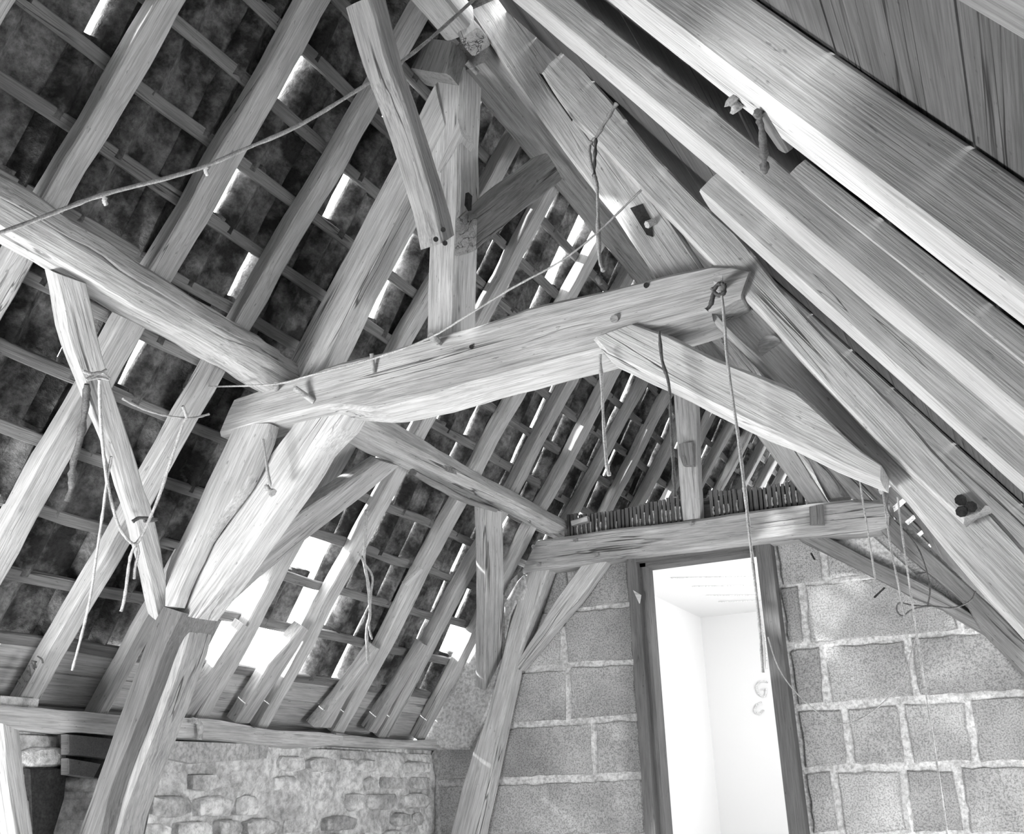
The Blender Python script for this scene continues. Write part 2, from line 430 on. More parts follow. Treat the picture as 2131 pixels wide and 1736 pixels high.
# ================================================================== LEFT SLOPE: battens, pantiles, eaves boards
rt = empty('tiled_roof', (-2.0, 2, 1)); tag(rt, 'left roof slope of old clay pantiles hung on rough battens, seen from below', 'roof')
nl = PLp(0)[0]                     # unit outward normal of left slope
sl = Vector((1, 0, 1.5)).normalized()  # up the slope
c_bat = CL + .052*1.8
def slope_pt(y, zz, c): return Vector(((zz-c)/1.5, y, zz))
bz = [2.267-.1517*k for k in range(13)]
for zz in bz:
    p0, p1 = slope_pt(.2, zz, c_bat), slope_pt(8.2, zz, c_bat)
    A = []; B = []; m = 40
    for i in range(m+1):
        p = p0.lerp(p1, i/m)+sl*random.uniform(-.006, .006)
        A.append(p-sl*random.uniform(.014, .019)); B.append(p+sl*random.uniform(.014, .019))
    loft('batten', A, B, nl*.018, m_bat, rt, wob=.003, step=.12)
def tile_mesh(name, v):
    TL, TW = .215, .192; nu, nv = 14, 4; rs = random.Random(v)
    bm = bmesh.new(); g = [[[None]*(nv+1) for _ in range(nu+1)] for _ in range(2)]
    for s in range(2):
        for i in range(nu+1):
            for j in range(nv+1):
                u = i/nu; q = j/nv
                # pan on one side, roll hanging to the other
                if u < .60: h = .006*math.sin(math.pi*u/.60)
                else: h = -.040*math.sin(math.pi*(1-u)/.40)**1.15
                h += noise.noise(Vector((u*3+v*9, q*3, v)))*.004
                ed = rs.uniform(-.003, .003) if j in (0, nv) else 0
                # local: x along eaves (Y), y up slope, z outward
                g[s][i][j] = bm.verts.new((((u-.5)*TW)*S, ((q-.5)*TL+ed)*S, (h+(.011 if s else 0))*S))
    for i in range(nu):
        for j in range(nv):
            bm.faces.new((g[0][i][j], g[0][i][j+1], g[0][i+1][j+1], g[0][i+1][j]))
            bm.faces.new((g[1][i][j], g[1][i+1][j], g[1][i+1][j+1], g[1][i][j+1]))
    for j in range(nv):
        bm.faces.new((g[0][0][j], g[1][0][j], g[1][0][j+1], g[0][0][j+1])); bm.faces.new((g[0][nu][j], g[0][nu][j+1], g[1][nu][j+1], g[1][nu][j]))
    for i in range(nu):
        bm.faces.new((g[0][i][0], g[0][i+1][0], g[1][i+1][0], g[1][i][0])); bm.faces.new((g[0][i][nv], g[1][i][nv], g[1][i+1][nv], g[0][i+1][nv]))
    me = bpy.data.meshes.new(name); bm.to_mesh(me); bm.free(); finish(me, m_tile, 45); return me
tiles = [tile_mesh('tile', v) for v in range(6)]
TM = Matrix((Vector((0, 1, 0)), sl, Vector((0, 1, 0)).cross(sl))).transposed()
if TM.col[2].dot(nl) < 0: TM = Matrix((Vector((0, -1, 0)), sl, Vector((0, -1, 0)).cross(sl))).transposed()
PITCH = .186
holes = [(490, 1225, 50), (455, 1330, 60), (625, 1175, 75), (530, 1320, 70), (610, 1330, 75), (670, 1240, 55), (945, 1335, 18), (650, 1415, 20)]
slots = [(240, 20), (680, 150), (650, 220), (805, 250), (125, 710), (320, 790), (405, 800), (700, 440), (500, 430), (1200, 500), (1160, 590), (830, 640), (525, 590), (355, 880), (830, 520), (1240, 650)]
random.seed(11)
cand = []
for r_, zz in enumerate(bz[:-1]):
    yk = .15
    while yk < 8.4:
        yk += .180 if yk < 2.3 else .209
        y = yk+random.uniform(-.006, .006)
        c = slope_pt(y, zz-.045, c_bat+.075)
        if (c-Vector((0, 0, 0))).dot(CF) < .2: continue
        q = proj(c)
        if any(math.hypot(q[0]-h[0], q[1]-h[1]) < h[2] for h in holes): continue
        gap = any(math.hypot(q[0]-s[0], q[1]-s[1]) < 46 for s in slots)
        vis = -60 < q[0] < 2190 and -60 < q[1] < 1800 and not (y > 4.1 and zz < 1.1)
        cand.append((not vis, c.length, y, zz, c, gap))
cand.sort(key=lambda a: (a[0], a[1]))
def tilemat(c, gap):
    M4 = TM.to_4x4()
    M4 = M4 @ Matrix.Rotation(random.uniform(-.03, .03), 4, 'Z') @ Matrix.Rotation(.075+random.uniform(-.012, .02), 4, 'X') @ Matrix.Rotation(random.uniform(-.05, .05), 4, 'Y')
    if gap: M4 = M4 @ Matrix.Rotation(random.uniform(-.09, .09), 4, 'Z')
    off = Vector((0, .035 if gap else random.uniform(-.008, .008), 0)) + nl*random.uniform(-.004, .008)
    M4.translation = up(c+off); return M4
rtw = Matrix.Translation(rt.location)
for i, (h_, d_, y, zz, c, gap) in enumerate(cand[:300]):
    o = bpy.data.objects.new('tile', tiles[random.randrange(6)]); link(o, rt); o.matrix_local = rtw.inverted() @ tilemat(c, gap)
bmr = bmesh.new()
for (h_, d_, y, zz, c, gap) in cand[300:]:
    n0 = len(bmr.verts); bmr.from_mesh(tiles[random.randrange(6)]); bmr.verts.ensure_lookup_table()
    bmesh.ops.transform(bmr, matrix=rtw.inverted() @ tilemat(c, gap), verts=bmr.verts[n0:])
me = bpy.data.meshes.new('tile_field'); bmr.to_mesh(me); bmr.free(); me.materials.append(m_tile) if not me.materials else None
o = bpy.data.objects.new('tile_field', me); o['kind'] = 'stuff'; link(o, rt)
# eaves boards behind the rafter feet
for k, (z0, z1) in enumerate(((.10, .292), (.287, .378), (.374, .455))):
    for y0, y1 in ((.2, 1.75), (1.76, 2.55), (2.56, 4.0)):
        c = c_bat+.012; a = random.uniform(-.006, .006)
        ngon('eaves_board', [slope_pt(y0, z0, c), slope_pt(y1, z0, c), slope_pt(y1, z1+a, c), slope_pt(y0, z1+a, c)], nl*.015, m_eave, rt, .002, frame=fr(YV, sl))
# ridge tiles as a capping so no sky shows along the ridge
ngon('ridge_capping', [Vector((-1.31, -1.6, 2.32)), Vector((-1.07, -1.6, 2.32)), Vector((-1.07, 8.3, 2.32)), Vector((-1.31, 8.3, 2.32))], Vector((0, 0, .12)), m_tile, rt)
c = c_bat+.10
for y0, y1, z0, z1 in ((-1.6, .176, .1, 2.4), (.176, .206, .1, 1.70), (.176, .206, 1.93, 2.4), (.206, .25, .1, 2.4)):      # unseen slabs; the gap between them is shaped to cast the sun patch
    ngon('near_slating', [slope_pt(y0, z0, c), slope_pt(y1, z0, c), slope_pt(y1, z1, c), slope_pt(y0, z1, c)], nl*.02, m_tile, rt)
# ---- left common rafters
ords = ['first', 'second', 'third', 'fourth', 'fifth', 'sixth', 'seventh', 'eighth']
def lraf(y0, y1, zt, zb, label, group=None, th=.052, mat=None, sk=0):
    A = [slope_pt(y0, zt, CL), slope_pt(y0+sk*.5+random.uniform(-.01, .01), (zt+zb)/2, CL), slope_pt(y0+sk, zb, CL)]
    B = [slope_pt(y1, zt, CL), slope_pt(y1+sk*.5+random.uniform(-.01, .01), (zt+zb)/2, CL), slope_pt(y1+sk, zb, CL)]
    return tag(loft('common_rafter', A, B, nl*th, mat or m_raf, wob=.006), label, 'rafter', group)
lraf(.88, .95, 2.2, .26, 'partly seen pale rafter at the extreme upper left corner of the left slope')
lraf(1.205, 1.275, 2.25, .26, 'pale rafter with a long dark split, leftmost full one of the left slope')
lraf(1.555, 1.625, 2.25, .26, 'broad rafter with a large dark knot hollow above the near purlin')
lraf(1.895, 1.955, 2.25, .26, 'rafter left of the near truss with carved assembly marks at its foot', sk=-.03)
lraf(2.13, 2.18, .72, .26, 'thin rafter foot just left of the crooked truss post', th=.045)
lraf(2.54, 2.60, 2.25, .26, 'first rafter right of the near truss, passing behind its collar beam')
lraf(2.86, 2.92, 2.25, .26, 'second rafter right of the near truss, brightly lit beside the eaves hole')
lraf(3.31, 3.385, 2.25, .26, 'third rafter right of the near truss, with a split batten end nailed on')
lraf(3.635, 3.71, 2.25, .26, 'fourth rafter right of the near truss, above the far purlin', sk=-.01)
lraf(3.94, 4.005, 2.25, .26, 'fifth rafter right of the near truss, ending by the block wall', sk=-.01)
y = 4.24; i = 0
while y < 8.1:
    lraf(y, y+.062, 2.25, 1.2, ('%s rafter to the right of the far purlin end, above the lath screen' % ords[i]) if i < 7 else 'small dark rafter deep beyond the far king post', None if i < 7 else 'deepest left rafters beyond the far king post'); y += .325+random.uniform(-.02, .02); i += 1
# carved assembly marks at the foot of the rafter
MK = empty('carpenters_marks', on((65, 1400), PLp(CL-.006))); tag(MK, 'row of carved carpenters\' numerals at the foot of a left rafter', 'carving')
for px in ([(38, 1414), (47, 1431)], [(46, 1405), (52, 1418), (56, 1419)], [(56, 1396), (63, 1407), (60, 1386)], [(66, 1380), (71, 1394), (72, 1376), (75, 1390)], [(78, 1366), (87, 1372), (89, 1380)], [(66, 1376), (76, 1378)]):
    tube('stroke', [on(q, PLp(CL-.022)) for q in px], .0026, m_cut, MK, sub=2, sides=4)
# ---- near and far purlin
PP = PLp(3.85)
tag(timber('purlin', None, None, m_oak2, PP, [(-150, 285), (0, 372), (56, 402), (180, 480), (300, 560), (450, 650), (600, 741), (640, 765)], [(-150, 425), (0, 505), (76, 549), (190, 615), (305, 681), (400, 735), (450, 765), (560, 822)], .13, wob=.010, cham=.3),
    'thick weathered purlin with a ragged upper edge, left of the near truss', 'purlin')
timber('decayed_edge', None, None, m_oakd, PLp(3.835), [(-150, 283), (0, 368), (56, 399), (180, 474), (300, 556), (450, 646), (590, 736)], [(-150, 330), (0, 412), (70, 452), (180, 515), (300, 592), (450, 676), (585, 752)], .03, parent=bpy.data.objects['purlin'], wob=.014)
fp = timber('purlin', None, None, m_oak, PP, [(712, 860), (782, 856), (895, 924), (1008, 992), (1100, 1040), (1192, 1093)], [(665, 893), (788, 956), (833, 973), (900, 1006), (980, 1040), (1054, 1068), (1150, 1117)], .13, wob=.005, cham=.32)
tag(fp, 'smooth rounded purlin running from the near truss to the far truss', 'purlin')
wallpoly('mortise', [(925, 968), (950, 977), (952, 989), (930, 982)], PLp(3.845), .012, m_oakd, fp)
timber('decayed_edge', None, None, m_oakd, PLp(3.855), [(866, 982), (900, 1000), (980, 1042), (1035, 1062)], [(862, 990), (895, 1012), (975, 1052), (1030, 1068)], .03, parent=fp, wob=.006)
# ================================================================== RIGHT SLOPE
rr = empty('boarded_roof', (-.2, 2, .9)); tag(rr, 'right roof slope of close wide sarking boards behind the rafters', 'roof')
nr = PRp(0)[0]; sr = Vector((-1, 0, 1.5)).normalized()
def rp(y, zz, c): return Vector(((c-zz)/1.5, y, zz))
c = CRR+.087*1.803; zz = 2.255
while zz > -.35:
    h = random.choice((.125, .15, .17)); z0 = zz-h+.004
    for y0, y1 in ((-1.6, 1.12), (1.125, 3.0), (3.005, 5.4), (5.405, 8.2)):
        a = random.uniform(-.003, .003)
        ngon('board', [rp(y0, z0, c+a), rp(y1, z0, c+a), rp(y1, zz, c+a), rp(y0, zz, c+a)], nr*.018, m_board, rr, .002, frame=fr(YV, sr))
    zz -= h
def rraf(name_px_low, near, far, zt, zb, label, th, mat=None, sk=0, group=None):
    # near/far = y of the two undersides
    A = [rp(near, zt, CRR), rp(near+sk, zb, CRR)]; B = [rp(far, zt, CRR), rp(far+sk, zb, CRR)]
    return tag(loft('common_rafter', A, B, nr*th, mat or m_rafr, wob=.0018, cham=.06), label, 'rafter', group)
rraf(0, .46, .56, 1.6, -.2, 'nearest pale rafter crossing the extreme upper right corner', .084, m_oakd)
rraf(0, .94, 1.03, 2.2, -.2, 'broad rafter with a dark shadowed face and a sunlit patch, below the wide boards', .084)
rb2 = rraf(0, 1.325, 1.45, 2.2, -.2, 'straight sawn rafter with a bright lower arris, next beyond the sunlit one', .050)
loft('scarfed_backing', [rp(1.322, .885, CRR+.045*1.803), rp(1.322, -.2, CRR+.045*1.803)], [rp(1.45, .885, CRR+.045*1.803), rp(1.45, -.2, CRR+.045*1.803)], nr*.034, m_rafr, rb2, wob=.0015, cham=.05)
rraf(0, 1.70, 1.79, 1.16, -.2, 'rafter directly behind the pegged plank of the near right blade', .07, sk=.02)
for i, y in enumerate((2.45, 2.85, 3.25, 3.6)):
    rraf(0, y, y+.09, 2.2, -.2, 'dark right rafter seen past the near blade, %s beyond the near truss' % ords[i], .084, m_oak2)
y = 4.3
while y < 6.0:
    rraf(0, y, y+.09, 2.2, 1.2, 'right rafter seen dimly beyond the far truss', .084, m_oak2, group='right rafters beyond the far truss'); y += .35
# ridge timbers
X = -1.19
tag(beam3('ridge_beam', (-1.19, -1.5, 2.215), (-1.19, 2.02, 2.215), .10, .10, (1, 0, 0), (0, 0, 1), m_oak2, wob=.006), 'weathered ridge beam above the near king post at the top of the photo', 'beam')
rb_ = tag(beam3('ridge_beam', (-1.19, 2.1, 2.17), (-1.19, 8.2, 2.17), .11, .12, (1, 0, 0), (0, 0, 1), m_oakd, wob=.005), 'dark ridge beam running away behind the near right blade', 'beam')
for px in ([(1018, 150), (1030, 148), (1045, 175), (1034, 180)], [(1098, 263), (1103, 264), (1104, 270), (1098, 269)]):
    pass
# ================================================================== NEAR TRUSS
Y1 = 2.05
kp = timber('king_post', 'near king post, pale front and dark side, standing on the collar beam', 'post', m_oak, PY(2.08), [(905, 150), (897, 300), (892, 500), (887, 712)], [(963, 120), (957, 395), (949, 541), (944, 706)], .125)
tube('peg', [on((972, 130), PX(-1.155)), on((994, 152), PX(-1.14))], .009, m_oakd, kp, sides=7, sub=1)
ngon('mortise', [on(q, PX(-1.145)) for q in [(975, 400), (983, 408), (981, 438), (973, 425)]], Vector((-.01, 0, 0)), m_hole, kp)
timber('ridge_block', 'square-cut dark timber block wedged beside the head of the near king post', 'block', m_oakd, PY(2.02), [(884, 80), (866, 110), (850, 142)], [(944, 90), (938, 120), (932, 156)], .10, wob=.006)
timber('ridge_cleat', 'small pale cleat at the head of the near king post under the ridge', 'block', m_oak2, PY(2.0), [(948, 50), (958, 84)], [(985, 38), (996, 58)], .08, wob=.004)
timber('short_strut', 'short strut leaning against the left face of the near king post', 'brace', m_oak, PY(2.07), [(952, 245), (925, 310), (908, 355)], [(958, 280), (940, 318), (915, 358)], .08)
co_ = timber('collar_beam', 'big pale collar beam across the near truss with pegs along its upper edge', 'collar', m_oak, PY(2.0),
    [(490, 826), (560, 803), (650, 777), (700, 755), (800, 733), (890, 702), (1000, 672), (1100, 637), (1250, 603), (1400, 563), (1500, 543), (1560, 560)],
    [(455, 906), (560, 876), (640, 857), (692, 848), (782, 855), (895, 831), (1000, 798), (1120, 768), (1254, 734), (1300, 690), (1400, 660), (1480, 643), (1535, 612)][:9]+[(1310, 690), (1480, 645), (1540, 618)], .13, wob=.004)
timber('collar_soffit', None, None, m_oak, PY(2.02), [(1290, 690), (1400, 655), (1478, 640)], [(1395, 697), (1440, 682), (1482, 668)], .10, parent=co_)
def peg(label, px0, px1, y0, y1, r=.010, mat=None, parent=None):
    o = tube('peg', [on(px0, PY(y0)), on(px1, PY(y1))], r, mat or m_oak2, parent, sides=7, sub=1)
    if not parent: tag(o, label, 'peg')
    return o
peg('wooden peg at the collar beam just below the near king post', (897, 700), (925, 722), 1.93, 2.04)
peg('slim wooden wedge standing up against the collar beam top', (773, 736), (779, 776), 1.975, 1.995, .006)
peg('slanting wooden peg near the left end of the collar beam', (613, 808), (654, 836), 1.96, 2.0, .009)
peg('stubby peg where the left blade meets the collar beam', (574, 800), (578, 818), 1.96, 2.03, .008)
peg('dark peg bound with rope at the right end of the collar beam', (1493, 578), (1499, 612), 1.93, 2.03, .012)
tube('round_peg', [on((1278, 664), PY(1.992)), on((1278, 664), PY(2.03))], .010, m_oak2, co_, sides=9, sub=1)
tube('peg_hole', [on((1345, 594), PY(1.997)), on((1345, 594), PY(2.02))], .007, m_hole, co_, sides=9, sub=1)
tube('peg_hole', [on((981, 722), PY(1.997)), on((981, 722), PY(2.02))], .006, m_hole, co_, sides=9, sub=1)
# left blade
timber('principal_rafter', 'upper left blade of the near truss, pale face with dark right side', 'truss timber', m_oak, PY(2.07), [(905, 172), (843, 290), (782, 405), (680, 592), (587, 768), (566, 812)], [(925, 262), (905, 300), (853, 400), (743, 603), (652, 790), (628, 835)], .10)
timber('principal_rafter', 'lower left blade of the near truss, running from collar beam down to the crooked post', 'truss timber', m_oak, PY(2.05), [(655, 800), (599, 893), (560, 945), (500, 1043), (430, 1145), (355, 1270)], [(740, 820), (717, 871), (660, 925), (624, 983), (583, 1040), (500, 1158), (404, 1284)], .10, wob=.005)
timber('truss_strut', 'pale split strut under the left end of the collar beam', 'truss timber', m_oak, PY(2.0), [(485, 880), (474, 907), (418, 1031), (370, 1133), (345, 1180), (342, 1262)], [(560, 880), (552, 913), (516, 998), (423, 1125), (372, 1235), (361, 1263)], .045)
timber('truss_post', 'heavy crooked post with a dark front at the foot of the near truss', 'truss timber', m_front, PY(2.02), [(338, 1262), (319, 1290), (285, 1380), (262, 1438), (214, 1579), (158, 1736), (120, 1850), (60, 2060)], [(375, 1276), (352, 1320), (335, 1352), (300, 1444), (226, 1641), (203, 1736), (170, 1850), (110, 2060)], .17, wob=.006)
timber('post_flank', None, None, m_oak2, PY(2.075), [(352, 1282), (345, 1330), (296, 1444), (226, 1641), (203, 1736), (175, 1850), (120, 2060)], [(397, 1284), (388, 1339), (342, 1465), (290, 1597), (254, 1695), (246, 1736), (225, 1850), (170, 2060)], .10, parent=bpy.data.objects['truss_post'], wob=.004)
PB = PLp(4.04, 1.6)
timber('wind_brace', 'slender crooked brace from the near purlin down to the truss post, tied with cord', 'brace', m_oak2, PB, [(112, 566), (141, 682), (172, 772), (186, 808), (240, 947), (271, 1054), (302, 1181), (330, 1290)], [(180, 590), (205, 680), (220, 747), (243, 828), (291, 975), (333, 1125), (353, 1252), (358, 1285)], .06, wob=.007)
timber('wind_brace', 'shadowed brace rising from the truss post to the far purlin beside the bright eaves hole', 'brace', m_oak2, PB, [(790, 957), (720, 1003), (600, 1085), (480, 1190), (392, 1284)], [(833, 969), (754, 1034), (652, 1113), (540, 1205), (480, 1257), (385, 1338)], .05)
timber('wind_brace', 'upright pointed brace hanging from the far purlin in front of the far truss foot', 'brace', m_oak2, PB, [(1010, 1058), (1011, 1200), (1010, 1380), (1012, 1478), (1022, 1494)], [(1048, 1066), (1048, 1246), (1046, 1440), (1035, 1478), (1026, 1495)], .06)
timber('truss_brace', 'pale brace standing against the stone wall in the lower left corner', 'brace', m_oak2, PX(-2.40), [(2, 1505), (11, 1599), (31, 1736), (48, 1830), (90, 2050)], [(40, 1522), (54, 1613), (72, 1736), (88, 1830), (130, 2050)], .06)
# ridge braces in the long plane of the king posts
timber('ridge_brace', 'pale diagonal plank nailed to the near king post, dark on its right side', 'brace', m_oak2, PX(-1.165), [(771, -10), (819, 158), (867, 296), (909, 443), (922, 505)], [(806, -10), (844, 147), (895, 305), (938, 452), (946, 488)], .075, wob=.005)
timber('ridge_brace', 'dark board rising from the near king post away to the ridge', 'brace', m_oakd, PX(-1.13), [(992, 440), (1060, 378), (1140, 318)], [(992, 520), (1080, 445), (1172, 375)], .07)
for q in ((922, 478), (907, 498), (926, 506)):
    tube('nail_head', [on(q, PX(-1.158)), on(q, PX(-1.17))], .007, m_iron, bpy.data.objects['ridge_brace'], sides=7, sub=1)
# right blade of the near truss
rb1 = timber('principal_rafter', 'worn upper right blade of the near truss with an open mortise', 'truss timber', m_oak, PY(2.08), [(960, 5), (985, 35), (1048, 130), (1121, 245), (1175, 319), (1240, 404), (1282, 452), (1320, 508), (1370, 580)], [(1085, -15), (1093, 0), (1183, 141), (1230, 225), (1300, 330), (1380, 430), (1470, 560)], .10, wob=.005)
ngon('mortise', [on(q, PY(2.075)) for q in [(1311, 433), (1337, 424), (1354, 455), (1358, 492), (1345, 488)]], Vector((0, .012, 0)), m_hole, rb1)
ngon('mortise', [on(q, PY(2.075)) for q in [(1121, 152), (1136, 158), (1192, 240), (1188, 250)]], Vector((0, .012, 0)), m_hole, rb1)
tube('mortise_peg', [on((1346, 468), PY(2.06)), on((1360, 462), PY(2.075))], .010, m_oak, rb1, sides=6, sub=1)
timber('principal_rafter', 'broad lower right blade of the near truss with a large round knot', 'truss timber', m_oak, PY(2.08), [(1440, 590), (1490, 660), (1600, 780), (1720, 880), (1833, 975), (1960, 1130), (2131, 1322), (2230, 1440)], [(1530, 545), (1666, 700), (1800, 845), (1900, 950), (2060, 1062), (2160, 1170), (2300, 1300)], .10)
pl_ = timber('repair_plank', 'long straight repair plank pegged over the right blade of the near truss', 'plank', m_oak, PY(2.01), [(1128, 152), (1147, 186), (1192, 248), (1240, 290), (1333, 392), (1423, 485), (1480, 547), (1600, 668), (1666, 747), (1799, 890), (1841, 932), (2005, 1083)], [(1180, 98), (1209, 138), (1285, 223), (1367, 325), (1450, 412), (1536, 490), (1635, 612), (1765, 750), (1870, 851), (1954, 950), (2056, 1052)], .065, wob=.002, rough_end=.004)
for q in ((1999, 1041), (2001, 1065), (2021, 1055)):
    tube('bolt', [on(q, PY(1.985)), on(q, PY(2.03))], .011, m_iron, pl_, sides=8, sub=1)
timber('splice_block', 'short rough splice block behind the stepped upper end of the repair plank', 'block', m_oak2, PY(2.06), [(1170, 105), (1185, 140)], [(1196, 90), (1240, 165)], .05, wob=.005)
timber('blade_sliver', 'thin rounded fork of timber below the right end of the collar beam', 'truss timber', m_oak, PY(2.03), [(1470, 640), (1495, 680), (1560, 745), (1640, 815)], [(1490, 650), (1520, 685), (1590, 750), (1650, 808)], .05)
timber('collar_brace', 'large pale brace from under the collar beam to the lower right blade', 'brace', m_oak, PY(1.99), [(1325, 674), (1395, 696), (1480, 739), (1600, 787), (1658, 812), (1728, 880), (1780, 932), (1832, 968)], [(1234, 708), (1254, 736), (1404, 806), (1564, 888), (1620, 905), (1700, 945), (1770, 975), (1830, 1000)], .11)
# ================================================================== FAR TRUSS AND PARTITION HEAD
t2 = timber('collar_beam', 'long split collar beam of the far truss resting over the doorway', 'collar', m_oak2, PY(3.93), [(1118, 1122), (1197, 1113), (1299, 1096), (1423, 1082), (1600, 1060), (1680, 1048), (1776, 1036), (1850, 1045)], [(1083, 1192), (1209, 1175), (1299, 1158), (1395, 1147), (1600, 1127), (1658, 1118), (1813, 1105), (1850, 1095)], .14, wob=.005)
for q in ((1197, 1124), (1110, 1138), (1439, 1090), (1241, 1155), (1120, 1175)):
    tube('peg_head', [on(q, PY(3.915)), on(q, PY(3.96))], .010, m_oakd, t2, sides=8, sub=1)
timber('peg_block', None, None, m_oakd, PY(3.90), [(1683, 1056), (1685, 1092)], [(1710, 1050), (1712, 1092)], .05, parent=t2)
qp = timber('king_post', 'far king post with a small nailed block, standing on the far collar beam', 'post', m_oak, PY(3.95), [(1385, 640), (1395, 740), (1403, 830), (1407, 900), (1415, 1000), (1421, 1082)], [(1430, 640), (1440, 740), (1447, 830), (1452, 950), (1457, 1079)], .07)
cb_ = timber('cleat', None, None, m_oakd, PY(3.91), [(1412, 925), (1413, 945), (1422, 968)], [(1440, 920), (1441, 950), (1441, 968)], .04, parent=qp)
lp = empty('lath_screen', (-1.2, 4.05, 1.13)); tag(lp, 'strip of narrow upright laths with squeezed-out plaster above the far collar beam', 'laths')
random.seed(3)
x = -1.80
while x < -.72:
    w = random.uniform(.010, .019); zt = 1.222+.012*math.sin(x*9)+random.uniform(-.004, .004)
    if not -1.235 < x < -1.12:
        ngon('lath', [Vector((x, 4.02, 1.10)), Vector((x+w, 4.02, 1.10)), Vector((x+w+.002, 4.02, zt)), Vector((x+.002, 4.02, zt))], Vector((0, .012, 0)), m_lath, lp, frame=fr(ZV, XV))
        if random.random() < .6:
            h = random.uniform(.03, .07)
            tube('plaster_nib', [Vector((x+w+.003, 4.018, 1.12)), Vector((x+w+random.uniform(0, .006), 4.016, 1.12+h*.5)), Vector((x+w+.003, 4.02, 1.12+h))], .0035, m_mort, lp, fuzz=.5, sub=3, sides=5)
    x += w+.006
ngon('lath_backing', [Vector((-1.82, 4.034, 1.10)), Vector((-.72, 4.034, 1.10)), Vector((-.72, 4.034, 1.205)), Vector((-1.82, 4.034, 1.205))], Vector((0, .02, 0)), m_oakd, lp)
timber('principal_rafter', 'pale curving left blade of the far truss rising beside the block wall', 'truss timber', m_oak, PY(3.95), [(1120, 1150), (1092, 1200), (1060, 1300), (1035, 1400), (1010, 1500), (985, 1560), (960, 1640), (935, 1736), (915, 1830), (880, 2080)], [(1165, 1150), (1141, 1189), (1121, 1246), (1071, 1387), (1054, 1472), (1025, 1600), (997, 1736), (980, 1830), (945, 2080)], .085, wob=.004)
timber('wall_brace', 'pale diagonal brace on the block wall left of the doorway', 'brace', m_oak, PY(3.97), [(1212, 1172), (1158, 1246), (1073, 1382)], [(1262, 1165), (1206, 1246), (1080, 1392)], .07)
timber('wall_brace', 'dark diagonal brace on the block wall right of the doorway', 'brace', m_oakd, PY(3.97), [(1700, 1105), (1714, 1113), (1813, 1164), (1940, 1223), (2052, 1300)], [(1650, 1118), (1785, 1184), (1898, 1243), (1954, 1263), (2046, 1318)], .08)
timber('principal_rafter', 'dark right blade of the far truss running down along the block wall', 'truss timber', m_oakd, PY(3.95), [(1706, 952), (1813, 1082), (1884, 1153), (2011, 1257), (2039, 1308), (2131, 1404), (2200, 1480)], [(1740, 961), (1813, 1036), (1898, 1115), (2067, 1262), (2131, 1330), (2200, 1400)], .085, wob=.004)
timber('principal_rafter', 'rotted pale upper right blade of the far truss', 'truss timber', m_oak2, PY(4.02), [(1410, 640), (1530, 760), (1632, 900), (1670, 950), (1722, 1040)], [(1440, 620), (1580, 760), (1690, 905), (1712, 950), (1765, 1030)], .09, wob=.016, cham=.3)
timber('slanting_plank', 'grey slanting plank dropping onto the right part of the far collar beam', 'plank', m_rafr, PY(3.99), [(1535, 850), (1548, 870), (1683, 1048)], [(1600, 850), (1633, 905), (1722, 1045)], .04, wob=.002)
timber('top_rail', 'small weathered sill on the partition head left of the lath screen', 'beam', m_oak2, PY(3.99), [(1188, 1084), (1222, 1073)], [(1190, 1094), (1224, 1084)], .08)
ngon('daub_lump', [on(q, PY(3.94)) for q in [(1075, 1210), (1090, 1195), (1096, 1225), (1088, 1248), (1075, 1252), (1060, 1280), (1050, 1330), (1048, 1255)]], Vector((0, .05, 0)), m_mort, wb, .008)
ngon('wall_infill', [on(q, PY(4.015)) for q in [(870, 1545), (905, 1470), (985, 1300), (1030, 1235), (1080, 1190), (1060, 1320), (1015, 1480), (975, 1560), (900, 1560)]], Vector((0, .05, 0)), m_mort, wb, .01)
ngon('gable_mortar', [on(q, PY(4.03)) for q in [(1700, 1112), (1810, 1110), (1900, 1190), (1950, 1235), (1813, 1164)]], Vector((0, .04, 0)), m_mort, wb, .004)
# loose things on the left rafters
timber('nailed_batten', 'short pale batten end nailed beside the third rafter right of the near truss', 'batten', m_oak, PLp(4.05), [(876, 1183), (842, 1215)], [(882, 1186), (852, 1222)], .02)
timber('foot_sprocket', 'split sprocket timber beside a rafter foot right of the truss post', 'rafter', m_oak2, PLp(4.06), [(632, 1300), (560, 1390), (490, 1505)], [(645, 1310), (590, 1400), (520, 1505)], .05, wob=.008)
timber('foot_sprocket', 'broad sprocket timber beside the rafter nearest the crooked post', 'rafter', m_oak2, PLp(4.075), [(505, 1300), (440, 1400), (355, 1497)], [(520, 1310), (470, 1400), (400, 1497)], .05, wob=.006)
timber('foot_sprocket', 'splintered sprocket timber beside the third rafter foot right of the truss post', 'rafter', m_oak2, PLp(4.06), [(780, 1350), (700, 1460), (650, 1515)], [(790, 1355), (720, 1460), (690, 1515)], .05, wob=.009)
timber('foot_sprocket', 'thin sprocket timber beside the fourth rafter foot right of the truss post', 'rafter', m_oak2, PLp(4.06), [(880, 1340), (820, 1440), (765, 1520)], [(890, 1345), (835, 1440), (785, 1525)], .05, wob=.006)
box('loose_brick', -2.60, -2.50, 1.78, 1.9, .262, .295, m_stone)['label'] = 'pale loose brick lying on the wall plate beside the marked rafter'
bpy.data.objects['loose_brick']['category'] = 'brick'
